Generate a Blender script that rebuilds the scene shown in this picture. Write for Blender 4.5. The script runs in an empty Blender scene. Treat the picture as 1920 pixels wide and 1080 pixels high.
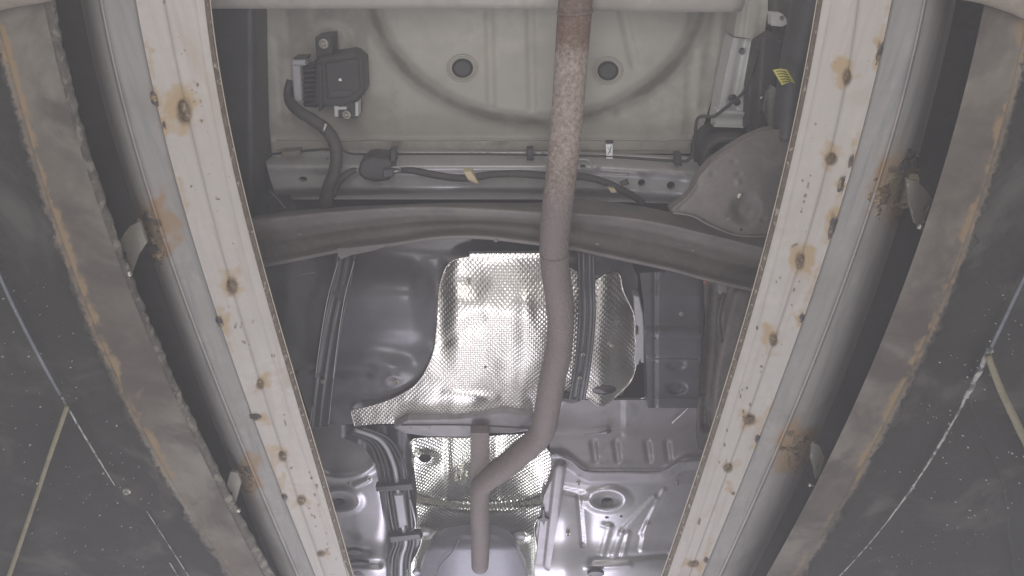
import bpy, math, random
import numpy as np
from mathutils import Vector, Matrix, noise as mn
from mathutils.geometry import delaunay_2d_cdt
R = random.Random(5)
SC = bpy.context.scene

# ---------------- camera, world, lamps ----------------
TILT = math.radians(33.0)
CT, ST = math.cos(TILT), math.sin(TILT)
F = 1144.0
RT = Vector((1, 0, 0)); UP = Vector((0, -CT, ST)); FW = Vector((0, ST, CT))
cam = bpy.data.objects.new('camera', bpy.data.cameras.new('camera'))
SC.collection.objects.link(cam)
cam.matrix_world = Matrix(((RT.x, UP.x, -FW.x, 0), (RT.y, UP.y, -FW.y, 0), (RT.z, UP.z, -FW.z, 0), (0, 0, 0, 1)))
cam.data.sensor_width = 36; cam.data.lens = 36 * F / 1920
cam.data.clip_start = .02; cam.data.clip_end = 100
SC.camera = cam
w = bpy.data.worlds.new('World'); SC.world = w; w.use_nodes = True
bg = w.node_tree.nodes['Background']
bg.inputs[0].default_value = (1.0, .98, .965, 1); bg.inputs[1].default_value = .50
SC.view_settings.view_transform = 'Standard'; SC.view_settings.look = 'None'
SC.view_settings.exposure = 0; SC.view_settings.gamma = 1

def lamp(name, loc, size, power, col, aim, sy=None):
    l = bpy.data.lights.new(name, 'AREA'); l.energy = power; l.color = col
    l.shape = 'RECTANGLE'; l.size = size; l.size_y = sy or size
    o = bpy.data.objects.new(name, l); SC.collection.objects.link(o)
    o.location = loc
    o.rotation_euler = (Vector(aim) - Vector(loc)).to_track_quat('-Z', 'Y').to_euler()
    return o
lamp('pit_lamp', (-.16, 1.48, .0), .22, 4.6, (1, .97, 1.0), (-.05, 1.3, 1.4))
lamp('pit_lamp', (-.12, 3.45, .2), .40, 7.5, (.95, .94, 1.0), (-.1, 1.9, 1.4))
lamp('pit_lamp', (-.55, 3.6, .4), .25, 8.0, (.86, .82, 1.0), (-.4, 2.2, 1.4))
lamp('pit_lamp', (.35, 3.6, .4), .25, 8.0, (.86, .82, 1.0), (.2, 2.2, 1.4))
lamp('pit_lamp', (0, -.25, -.1), .5, 7.0, (1, .95, .90), (0, .5, 1.3))

# ---------------- geometry helpers ----------------
def W(px, py, h):                       # point at height h over the pit camera
    d = FW + RT * ((px - 960) / F) - UP * ((py - 540) / F)
    return d * (h / d.z)
def pxm(px, py, h):                     # metres per photo pixel there
    return W(px, py, h).dot(FW) / F

def link(name, verts, faces, m, parent=None, smooth=True, attrs=None, label=None, kind=None):
    me = bpy.data.meshes.new(name)
    me.from_pydata([tuple(v) for v in verts], [], faces)
    if smooth: me.polygons.foreach_set('use_smooth', [True] * len(me.polygons))
    if attrs:
        for k, vals in attrs.items():
            a = me.attributes.new(k, 'FLOAT', 'POINT'); a.data.foreach_set('value', [float(x) for x in vals])
    me.update()
    me.materials.append(m)
    o = bpy.data.objects.new(name, me); SC.collection.objects.link(o)
    if parent: o.parent = parent; o.matrix_parent_inverse = Matrix.Translation(-PLOC.get(parent.name, Vector((0, 0, 0))))
    if label: o['label'] = label
    if kind: o['kind'] = kind
    return o
PLOC = {}
def thing(name, label, cat, loc, group=None):
    o = bpy.data.objects.new(name, None); SC.collection.objects.link(o)
    o.location = loc; o.empty_display_size = .1; PLOC[o.name] = Vector(loc)
    o['label'] = label; o['category'] = cat
    if group: o['group'] = group
    return o
def tag(o, label, cat, group=None):
    o['label'] = label; o['category'] = cat
    if group: o['group'] = group
    return o

def cat(pts, n=6, closed=False):        # catmull-rom
    P = [np.array(p, float) for p in pts]; L = len(P); out = []
    if L < 3 and not closed: return [tuple(P[0] + (P[-1] - P[0]) * t / n) for t in range(n + 1)]
    rng = range(L) if closed else range(L - 1)
    for i in rng:
        if closed: a, b, c, d = P[i - 1], P[i], P[(i + 1) % L], P[(i + 2) % L]
        else:
            b, c = P[i], P[i + 1]
            a = P[i - 1] if i else 2 * b - c
            d = P[i + 2] if i + 2 < L else 2 * c - b
        for k in range(n):
            t = k / n
            out.append(tuple(.5 * (2 * b + (c - a) * t + (2 * a - 5 * b + 4 * c - d) * t * t + (3 * b - a - 3 * c + d) * t ** 3)))
    if not closed: out.append(tuple(P[-1]))
    return out
def resample(pts, n):
    P = np.array(pts, float); s = np.r_[0, np.cumsum(np.linalg.norm(np.diff(P, axis=0), axis=1))]
    t = np.linspace(0, s[-1], n)
    return np.stack([np.interp(t, s, P[:, k]) for k in range(P.shape[1])], 1)

def sst(a, b, x):
    t = min(1, max(0, (x - a) / (b - a))); return t * t * (3 - 2 * t)
def dseg(x, y, x0, y0, x1, y1):
    dx, dy = x1 - x0, y1 - y0; t = ((x - x0) * dx + (y - y0) * dy) / (dx * dx + dy * dy)
    t = min(1, max(0, t)); return math.hypot(x - x0 - t * dx, y - y0 - t * dy)
def nz(x, y, s, o=0): return mn.fractal((x / s, y / s, o), 1.0, 2.0, 4)
def rib(x, y, x0, y0, x1, y1, w): return 1 - sst(w * .45, w, dseg(x, y, x0, y0, x1, y1))
def bump(x, y, cx, cy, rx, ry, soft=.35):
    return 1 - sst(1 - soft, 1 + soft, math.hypot((x - cx) / rx, (y - cy) / ry))
def inside(x, y, P):
    c = False; j = len(P) - 1
    for i in range(len(P)):
        xi, yi = P[i]; xj, yj = P[j]
        if (yi > y) != (yj > y) and x < (xj - xi) * (y - yi) / (yj - yi) + xi: c = not c
        j = i
    return c
def circ(cx, cy, rx, ry=None, n=20, rot=0):
    ry = ry or rx; c, s = math.cos(rot), math.sin(rot)
    return [(cx + rx * math.cos(a) * c - ry * math.sin(a) * s, cy + rx * math.cos(a) * s + ry * math.sin(a) * c)
            for a in [2 * math.pi * k / n for k in range(n)]]

def sheet(name, outline, h, m, parent=None, step=6, skirt=.012, holes=(), smooth_out=0, attrs=None, label=None, down=False):
    """pressed sheet: outline in photo pixels, relief from h(px,py) metres above the camera, turned edge of given height"""
    hf = h if callable(h) else (lambda x, y: h)
    O = cat(outline, smooth_out, True) if smooth_out else list(outline)
    # split long edges
    def dens(loop):
        q = []
        for i in range(len(loop)):
            a, b = loop[i], loop[(i + 1) % len(loop)]
            n = max(1, int(math.hypot(b[0] - a[0], b[1] - a[1]) / (step * 1.3)))
            q += [(a[0] + (b[0] - a[0]) * k / n, a[1] + (b[1] - a[1]) * k / n) for k in range(n)]
        return q
    loops = [dens(O)] + [dens(x) for x in holes]
    pts = []; edges = []; spans = []
    for L in loops:
        s = len(pts); pts += L; n = len(L); spans.append((s, n))
        edges += [(s + i, s + (i + 1) % n) for i in range(n)]
    bp = np.array(pts)
    x0, y0 = bp.min(0); x1, y1 = bp.max(0)
    j = 0; y = y0 + step * .5
    while y < y1:
        x = x0 + (step * .5 if j % 2 else step)
        while x < x1:
            if inside(x, y, loops[0]) and not any(inside(x, y, L) for L in loops[1:]):
                if np.min((bp[:, 0] - x) ** 2 + (bp[:, 1] - y) ** 2) > (step * .5) ** 2: pts.append((x, y))
            x += step
        y += step * .9; j += 1
    v, e, f, ov, _, _ = delaunay_2d_cdt([Vector(p) for p in pts], edges, [], 0, 1e-6)
    faces = []
    for t in f:
        cx = sum(v[i].x for i in t) / len(t); cy = sum(v[i].y for i in t) / len(t)
        if inside(cx, cy, loops[0]) and not any(inside(cx, cy, L) for L in loops[1:]): faces.append(tuple(t))
    V = [W(p.x, p.y, hf(p.x, p.y)) for p in v]; P2 = [(p.x, p.y) for p in v]
    # skirt from boundary edges
    cnt = {}
    for t in faces:
        for i in range(len(t)):
            a, b = t[i], t[(i + 1) % len(t)]; k = (min(a, b), max(a, b)); cnt.setdefault(k, []).append((a, b))
    mp = {}
    sg = -1 if down else 1
    if skirt:
        for k, l in cnt.items():
            if len(l) == 1:
                a, b = l[0]
                for q in (a, b):
                    if q not in mp:
                        mp[q] = (len(V), len(V) + 1); V.append(V[q].copy()); V.append(V[q] + Vector((0, 0, sg * skirt))); P2 += [P2[q]] * 2
                faces.append((mp[b][0], mp[a][0], mp[a][1], mp[b][1]))
    at = {k: [fn(*p) for p in P2] for k, fn in attrs.items()} if attrs else None
    return link(name, V, faces, m, parent, attrs=at, label=label)

def prism(name, outline, h, t, m, parent=None, bev=2.0, label=None, kind=None):
    """solid pad: camera-side face at h, body rising t metres straight up, bevelled rim of bev pixels"""
    O = list(outline); n = len(O)
    cx = sum(p[0] for p in O) / n; cy = sum(p[1] for p in O) / n
    area = sum(O[i][0] * O[(i + 1) % n][1] - O[(i + 1) % n][0] * O[i][1] for i in range(n))
    sg = 1 if area > 0 else -1
    I = []
    for i in range(n):
        a, b, c = O[i - 1], O[i], O[(i + 1) % n]
        def nr(p, q):
            dx, dy = q[0] - p[0], q[1] - p[1]; l = math.hypot(dx, dy) or 1; return (-dy / l * sg, dx / l * sg)
        n1, n2 = nr(a, b), nr(b, c); mx, my = n1[0] + n2[0], n1[1] + n2[1]; l2 = max(.5, (mx * mx + my * my) / 2)
        I.append((b[0] + mx / l2 * bev * .999, b[1] + my / l2 * bev * .999))
    bh = bev * pxm(cx, cy, h)
    hh = h if callable(h) else (lambda x, y: h)
    V = [W(x, y, hh(x, y)) for x, y in I] + [W(x, y, hh(x, y) + bh) for x, y in O] + [W(x, y, hh(x, y)) for x, y in O]
    for i in range(n): V[2 * n + i] = V[n + i] + Vector((0, 0, t))
    fs = [tuple(range(n))]
    for i in range(n):
        j = (i + 1) % n
        fs += [(i, j, n + j, n + i), (n + i, n + j, 2 * n + j, 2 * n + i)]
    return link(name, V, fs, m, parent, smooth=False, label=label, kind=kind)

def tube(name, pts, wpx, m, parent=None, n=14, seg=8, label=None, wob=0, attrs=None, cap=True, straight=False, flat=1):
    """pts (px,py,h); wpx width in pixels (number or per-point list)"""
    ws = wpx if isinstance(wpx, (list, tuple)) else [wpx] * len(pts)
    P = [tuple(p) + (q,) for p, q in zip(pts, ws)]
    C = cat(P, seg) if not straight else [tuple(x) for x in resample(P, len(P) * seg)]
    pos = [W(c[0], c[1], c[2]) for c in C]; rad = [c[3] / 2 * pxm(c[0], c[1], c[2]) for c in C]
    V = []; faces = []; P2 = []; u = None
    for i, p in enumerate(pos):
        t = (pos[min(i + 1, len(pos) - 1)] - pos[max(i - 1, 0)]).normalized()
        if u is None: u = t.cross(Vector((0, 0, 1))).normalized()
        u = (u - t * u.dot(t)).normalized(); v = t.cross(u)
        for k in range(n):
            a = 2 * math.pi * k / n; r = rad[i] * (1 + wob * R.uniform(-1, 1))
            V.append(p + (u * math.cos(a) + v * math.sin(a) * flat) * r); P2.append(C[i][:2])
    for i in range(len(pos) - 1):
        for k in range(n):
            a = i * n + k; b = i * n + (k + 1) % n; faces.append((a, b, b + n, a + n))
    if cap: faces.append(tuple(range(n))[::-1]); faces.append(tuple((len(pos) - 1) * n + k for k in range(n)))
    at = {k: [fn(*p) for p in P2] for k, fn in attrs.items()} if attrs else None
    return link(name, V, faces, m, parent, label=label, attrs=at)

def loft(name, rows, m, parent=None, n=80, sub=3, crisp=False, attrs=None, label=None, ragged=None):
    """rows: polylines of (px,py,h) running the long way; surface passes through them in order"""
    G = [resample(cat(r, 8), n) for r in rows]
    G2 = []
    for i in range(len(G) - 1):
        for s in range(sub):
            t = s / sub
            if crisp: G2.append(G[i] * (1 - t) + G[i + 1] * t)
            else:
                a = G[i - 1] if i else 2 * G[i] - G[i + 1]; b, c = G[i], G[i + 1]; d = G[i + 2] if i + 2 < len(G) else 2 * c - b
                G2.append(.5 * (2 * b + (c - a) * t + (2 * a - 5 * b + 4 * c - d) * t * t + (3 * b - a - 3 * c + d) * t ** 3))
    G2.append(G[-1]); V = []; P2 = []
    for g in G2:
        for p in g: V.append(W(*p)); P2.append((p[0], p[1]))
    fs = [(i * n + j, i * n + j + 1, (i + 1) * n + j + 1, (i + 1) * n + j) for i in range(len(G2) - 1) for j in range(n - 1)]
    at = {k: [fn(*p) for p in P2] for k, fn in attrs.items()} if attrs else None
    return link(name, V, fs, m, parent, attrs=at, label=label)

def bolt(px, py, r, h, m, parent, name='bolt', washer=None):
    """hex head on a washer, hanging below the sheet at h"""
    o = W(px, py, h); s = pxm(px, py, h) * r; V = []; fs = []
    def ring(rr, z, n, off=0): 
        k = len(V)
        for i in range(n):
            a = 2 * math.pi * (i + off) / n; V.append(o + Vector((rr * math.cos(a), rr * math.sin(a), z)))
        return list(range(k, k + n))
    def br(a, b):
        n = len(a)
        for i in range(n): fs.append((a[i], a[(i + 1) % n], b[(i + 1) % n], b[i]))
    a = ring(s, .003, 18); b = ring(s, -.002, 18); c = ring(s * .9, -.003, 18); d = ring(s * .58, -.003, 18)
    br(a, b); br(b, c); br(c, d)
    e = ring(s * .56, -.003, 6); f = ring(s * .56, -.008, 6); g = ring(s * .46, -.009, 6); hh = ring(s * .3, -.005, 6)
    fs.append(tuple(e)); br(e, f); br(f, g); br(g, hh); fs.append(tuple(hh))
    return link(name, V, fs, m, parent, smooth=False)

def blob(name, px, py, rx, ry, h, m, parent, rot=0, hgt=.5, seed=0, rough=.25):
    """lumpy weld or dirt lump standing on a face"""
    rr = random.Random(int(px * 7 + py)); V = []; fs = []; n = 14; rings = 5
    o = W(px, py, h); s = pxm(px, py, h)
    for j in range(rings):
        a = j / (rings - 1) * math.pi / 2
        for i in range(n):
            b = 2 * math.pi * i / n
            k = (1 + rr.uniform(-rough, rough)) * math.cos(a)
            x, y = rx * k * math.cos(b), ry * k * math.sin(b)
            X = x * math.cos(rot) - y * math.sin(rot); Y = x * math.sin(rot) + y * math.cos(rot)
            V.append(o + Vector((X * s, Y * s, .002 - math.sin(a) * hgt * min(rx, ry) * s * (1 + rr.uniform(-.4, .3)))))
    for j in range(rings - 1):
        for i in range(n): fs.append((j * n + i, j * n + (i + 1) % n, (j + 1) * n + (i + 1) % n, (j + 1) * n + i))
    return link(name, V, fs, m, parent)

# ---------------- materials ----------------
def s2l(c): return tuple(((x / 255) / 12.92 if x / 255 < .04045 else ((x / 255 + .055) / 1.055) ** 2.4) for x in c)
MATS = {}
def mat(name, col, rough=.55, metal=0, amt=.18, scale=14, col2=None, c2=(.55, .7), c2s=9, bmp=.15, bs=60, stain_shade=None, foil=0, speck=None, streak=None, spec=.5, dust=None):
    m = bpy.data.materials.new(name); m.use_nodes = True; nt = m.node_tree; N = nt.nodes; L = nt.links
    b = N['Principled BSDF']; b.inputs['Roughness'].default_value = rough; b.inputs['Metallic'].default_value = metal
    b.inputs['Specular IOR Level'].default_value = spec
    tc = N.new('ShaderNodeTexCoord'); co = tc.outputs['Object']
    def noise(sc, det=5, vec=None, dis=0, r=.6):
        n = N.new('ShaderNodeTexNoise'); n.inputs['Scale'].default_value = sc; n.inputs['Detail'].default_value = det
        n.inputs['Roughness'].default_value = r; n.inputs['Distortion'].default_value = dis
        L.new(vec or co, n.inputs['Vector']); return n.outputs['Fac']
    def ramp(v, a, bb):
        n = N.new('ShaderNodeMapRange'); n.interpolation_type = 'SMOOTHSTEP'; n.inputs[1].default_value = a; n.inputs[2].default_value = bb
        L.new(v, n.inputs[0]); return n.outputs[0]
    def mix(f, A, B, mode='MIX'):
        n = N.new('ShaderNodeMix'); n.data_type = 'RGBA'; n.blend_type = mode
        if isinstance(f, (int, float)): n.inputs[0].default_value = f
        else: L.new(f, n.inputs[0])
        for i, X in ((6, A), (7, B)):
            if isinstance(X, tuple): n.inputs[i].default_value = (*X, 1) if len(X) == 3 else X
            else: L.new(X, n.inputs[i])
        return n.outputs[2]
    def mth(op, a, bb=None):
        n = N.new('ShaderNodeMath'); n.operation = op
        for i, X in ((0, a), (1, bb)):
            if X is None: continue
            if isinstance(X, (int, float)): n.inputs[i].default_value = X
            else: L.new(X, n.inputs[i])
        return n.outputs[0]
    C = tuple(c if isinstance(c, float) and c <= 1 else c for c in col)
    c = mix(ramp(noise(scale), .3, .7), tuple(x * (1 - amt) for x in C), tuple(min(1, x * (1 + amt)) for x in C))
    c = mix(ramp(noise(scale * 9, 3), .35, .65), c, tuple(x * (1 - amt * .5) for x in C)) if amt else c
    if streak:
        mp = N.new('ShaderNodeMapping'); mp.inputs['Scale'].default_value = streak[1]; L.new(co, mp.inputs[0])
        c = mix(ramp(noise(1, 6, mp.outputs[0]), .45, .75), c, streak[0])
    if col2: c = mix(ramp(noise(c2s, 8, None, .6), *c2), c, col2)
    if dust: c = mix(mth('MULTIPLY', ramp(noise(5, 6), .4, .7), dust[1]), c, dust[0])
    if speck:
        c = mix(ramp(noise(speck[1], 2), speck[2], speck[2] + .05), c, speck[0])
    if stain_shade:                                   # [(attribute, colour, noise scale)]
        for an, sc, ns in stain_shade:
            a = N.new('ShaderNodeAttribute'); a.attribute_name = an
            f = mth('MULTIPLY', a.outputs['Fac'], 1.65)
            f = mth('SUBTRACT', f, mth('MULTIPLY', noise(ns, 8, None, .4, .75), 1.05))
            c = mix(ramp(f, .0, .75), c, sc)
            rr = N.new('ShaderNodeMix'); rr.inputs[2].default_value = rough; rr.inputs[3].default_value = .85; L.new(ramp(f, 0, .5), rr.inputs[0])
            L.new(rr.outputs[0], b.inputs['Roughness'])
            if metal:
                mm = N.new('ShaderNodeMix'); mm.inputs[2].default_value = metal; mm.inputs[3].default_value = 0; L.new(ramp(f, 0, .4), mm.inputs[0])
                L.new(mm.outputs[0], b.inputs['Metallic'])
    L.new(c, b.inputs['Base Color'])
    hgt = mth('MULTIPLY', noise(bs, 5), 1.0)
    bn = N.new('ShaderNodeBump'); bn.inputs['Strength'].default_value = bmp; bn.inputs['Distance'].default_value = .004
    if foil:
        sp = N.new('ShaderNodeSeparateXYZ'); L.new(co, sp.inputs[0])
        mp = N.new('ShaderNodeMapping'); mp.inputs['Rotation'].default_value = (0, 0, math.radians(45)); mp.inputs['Scale'].default_value = (1 / foil, 1 / foil, 0)
        mq = N.new('ShaderNodeMapping'); mq.inputs['Scale'].default_value = (1, .80, 1)
        L.new(co, mq.inputs[0]); L.new(mq.outputs[0], mp.inputs[0])
        vo = N.new('ShaderNodeTexVoronoi'); vo.voronoi_dimensions = '2D'; vo.inputs['Scale'].default_value = 1; vo.inputs['Randomness'].default_value = .12
        L.new(mp.outputs[0], vo.inputs['Vector'])
        p = ramp(vo.outputs['Distance'], .52, .08)
        hgt = mth('ADD', p, mth('MULTIPLY', noise(18, 3), 1.2))
        bn.inputs['Distance'].default_value = foil * .16; bn.inputs['Strength'].default_value = bmp
    L.new(hgt, bn.inputs['Height']); L.new(bn.outputs[0], b.inputs['Normal'])
    return m

RUST = (.30, .17, .075); OCHRE = (.42, .31, .16)
M = dict(
 white=mat('galvanised_face', (.47, .44, .42), .55, .0, .08, 5, stain_shade=[('rust', (.40, .30, .19), 40), ('burn', (.15, .11, .075), 70)], bmp=.12, bs=90,
           streak=((.41, .37, .35), (60, 4, 4)), col2=(.40, .345, .30), c2=(.55, .75), c2s=5, speck=((.22, .17, .14), 70, .73)),
 blue=mat('galvanised_side', (.375, .358, .352), .45, .25, .10, 6, stain_shade=[('rust', (.34, .245, .165), 25), ('burn', (.13, .095, .07), 45)], bmp=.1, bs=70, col2=(.29, .275, .26), c2=(.5, .72), c2s=4, streak=((.27, .27, .285), (70, 5, 5))),
 lip=mat('lip_rust', (.20, .165, .135), .8, 0, .35, 60, bmp=.6, bs=120, speck=((.42, .38, .33), 90, .60)),
 edge=mat('bright_edge', (.55, .48, .40), .5, .2, .2, 50),
 tan=mat('beam_paint', (.16, .138, .12), .65, 0, .25, 5, stain_shade=[('rust', (.27, .195, .12), 55), ('dark', (.060, .055, .052), 30)], streak=((.24, .22, .195), (5, 3, 3)), bmp=.15, bs=40,
          col2=(.095, .08, .072), c2=(.42, .66), c2s=6),
 strip=mat('scraped_edge', (.15, .14, .125), .8, 0, .35, 40, col2=(.27, .25, .21), c2=(.5, .6), c2s=30, bmp=.8, bs=70),
 panel=mat('side_plate_black', (.028, .027, .026), .6, 0, .3, 7, stain_shade=[('dark', (.035, .035, .036), 8)], speck=((.28, .28, .27), 55, .76), bmp=.3, bs=50, col2=(.09, .085, .08), c2=(.5, .7), c2s=5),
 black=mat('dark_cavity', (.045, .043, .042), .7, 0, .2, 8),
 weld=mat('weld_metal', (.17, .125, .085), .55, .3, .5, 70, col2=(.33, .25, .17), c2=(.5, .62), c2s=60, bmp=.9, bs=120),
 weldg=mat('weld_grey', (.12, .11, .115), .5, .5, .5, 60, col2=(.36, .27, .16), c2=(.52, .64), c2s=60, bmp=.9, bs=110),
 zinc=mat('zinc_plate', (.24, .23, .20), .45, .35, .15, 20, col2=(.30, .24, .15), c2=(.55, .7), c2s=14),
 floor=mat('trunk_paint', (.415, .395, .355), .5, 0, .12, 4, col2=(.34, .32, .295), c2=(.5, .7), c2s=6, bmp=.08, bs=50, stain_shade=[('dark', (.24, .215, .19), 14)]),
 beige=mat('beam_beige', (.38, .355, .32), .5, 0, .15, 6, bmp=.08, col2=(.30, .275, .245), c2=(.5, .72), c2s=8),
 silver=mat('crossmember_paint', (.50, .49, .49), .38, .3, .08, 8, bmp=.07, bs=40, col2=(.38, .37, .36), c2=(.55, .7), c2s=9),
 silver2=mat('rail_paint', (.62, .62, .62), .4, .2, .06, 8, bmp=.07),
 black_p=mat('black_plastic', (.06, .06, .062), .45, 0, .2, 20, bmp=.1),
 rubber=mat('cable_loom', (.062, .060, .060), .65, 0, .2, 30, bmp=.5, bs=90),
 axle=mat('axle_paint', (.165, .15, .147), .65, 0, .2, 10, dust=((.23, .205, .19), .7), col2=(.20, .165, .15), c2=(.52, .7), c2s=12, bmp=.25, bs=70),
 rustp=mat('pipe_rust', (.20, .165, .162), .7, .1, .10, 14, stain_shade=[('rust', (.15, .092, .066), 75), ('pit', (.085, .05, .035), 140), ('pit', (.50, .44, .40), 115)], bmp=.9, bs=150),
 cat=mat('housing_paint', (.20, .195, .23), .45, .2, .12, 6, bmp=.08),
 tank=mat('tank_plastic', (.085, .083, .094), .34, 0, .10, 6, bmp=.06, bs=25, dust=((.14, .135, .145), .5)),
 strap=mat('strap_paint', (.085, .084, .09), .4, .3, .1, 20),
 foil=mat('embossed_foil', (.78, .745, .715), .33, 1, .06, 8, foil=.0088, bmp=.42, bs=30),
 foil2=mat('embossed_foil_tunnel', (.86, .86, .78), .22, 1, .06, 8, foil=.0100, bmp=.5, bs=30),
 seat=mat('seat_pan_paint', (.31, .292, .315), .4, .2, .08, 6, bmp=.08, bs=35, col2=(.21, .205, .215), c2=(.5, .7), c2s=6),
 pan=mat('floor_pan_paint', (.44, .43, .45), .33, .35, .10, 6, bmp=.08, bs=30, dust=((.34, .325, .325), .7)),
 plate=mat('pale_plate', (.42, .42, .45), .45, .2, .1, 10),
 label=mat('yellow_label', (.55, .50, .12), .6, 0, .1, 30),
 wlabel=mat('white_tag', (.85, .86, .88), .4, 0, .02, 20),
 ink=mat('print_ink', (.03, .03, .05), .5, 0, 0, 20),
 tape=mat('tan_tape', (.60, .50, .33), .6, 0, .1, 60),
 bolt=mat('bolt_steel', (.52, .50, .45), .4, .7, .15, 40),
 bright=mat('bright_scrape', (.9, .9, .88), .3, .6, .1, 40),
 red=mat('red_cap', (.35, .07, .06), .5, 0, .1, 40),
 yrod=mat('ochre_conduit', (.27, .24, .16), .7, 0, .25, 30, bmp=.4),
)

# ---------------- lift rails and beams ----------------
YS = np.linspace(-160, 1260, 144)
def curve(pts):
    P = np.array(pts, float); c = np.polyfit(P[:, 1], P[:, 0], 3)
    return lambda y: float(np.polyval(c, y))
LE = dict(
 e1=[(395,0),(408,100),(440,270),(475,425),(507,540),(550,700),(580,790),(640,985),(662,1080)],
 cr2=[(365,0),(400,200),(435,400),(485,570),(545,780),(625,1005)],
 cr1=[(307,0),(340,150),(375,320),(425,500),(445,580),(500,750),(560,940)],
 e2=[(254,0),(280,130),(302,220),(325,320),(360,450),(390,540),(430,650),(465,755),(525,915),(592,1080)],
 e3=[(190,0),(210,110),(240,220),(275,340),(300,440),(340,540),(380,645),(440,800),(500,950),(555,1070)],
 e4=[(155,0),(185,150),(240,325),(300,540),(350,650),(400,780),(435,860),(480,1000),(520,1080)],
 e5=[(102,0),(122,125),(160,250),(200,375),(225,475),(255,540),(310,665),(380,820),(420,910),(515,1080)],
 e6=[(82,0),(105,115),(145,265),(175,365),(215,460),(240,540),(300,675),(360,820),(430,960),(495,1080)],
 e7=[(-18,0),(0,75),(25,185),(70,320),(115,450),(150,540),(170,630),(220,715),(270,815),(325,910),(375,1000),(435,1080)],
 e8=[(10,540),(55,635),(115,740),(165,830),(215,910),(275,1005),(335,1100)])
RE = dict(
 e1=[(1531,0),(1502,150),(1475,290),(1440,435),(1410,540),(1370,685),(1325,830),(1280,955),(1240,1080)],
 cr2=[(1560,0),(1530,150),(1500,300),(1440,540),(1400,690),(1360,820),(1305,980),(1275,1080)],
 cr1=[(1610,0),(1585,150),(1555,300),(1520,430),(1480,540),(1440,680),(1395,800),(1345,930),(1300,1060)],
 e2=[(1672,0),(1650,100),(1620,240),(1595,325),(1555,445),(1526,540),(1480,670),(1430,805),(1365,965),(1315,1080)],
 e3=[(1735,0),(1700,145),(1660,300),(1620,420),(1580,540),(1530,670),(1480,785),(1420,925),(1350,1080)],
 e4=[(1785,0),(1768,100),(1742,200),(1680,400),(1640,540),(1575,715),(1530,820),(1475,930),(1405,1080)],
 e5=[(1840,10),(1830,90),(1800,200),(1765,320),(1720,450),(1688,540),(1625,705),(1575,820),(1490,975),(1435,1080)],
 e6=[(1842,10),(1832,90),(1802,200),(1767,320),(1722,450),(1690,540),(1627,705),(1577,820),(1492,975),(1437,1080)],
 e7=[(1935,0),(1920,85),(1900,200),(1850,340),(1810,460),(1778,540),(1720,685),(1670,785),(1600,910),(1560,980),(1500,1075)],
 e8=[(1995,380),(1910,540),(1855,660),(1810,745),(1770,825),(1715,905),(1665,975),(1575,1080)])
LW = [(345,210,17,30),(435,537,13,20),(488,720,9,13),(530,855,10,13),(565,938,10,12),(602,1038,10,8)]
LWe = [(288,186,9,16),(411,604,8,14),(478,782,14,8),(533,933,7,9),(307,235,4,10)]
RW = [(1588,145,10,20),(1558,298,14,15),(1500,490,11,20),(1450,637,10,16),(1405,787,14,14),(1365,877,11,11),(1300,1057,13,8)]
RWe = [(1650,100,6,26),(1596,303,5,16),(1578,345,6,20),(1562,425,8,28),(1504,597,6,12),(1420,823,6,10),(1324,1050,5,8),(1375,925,4,4)]
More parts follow.
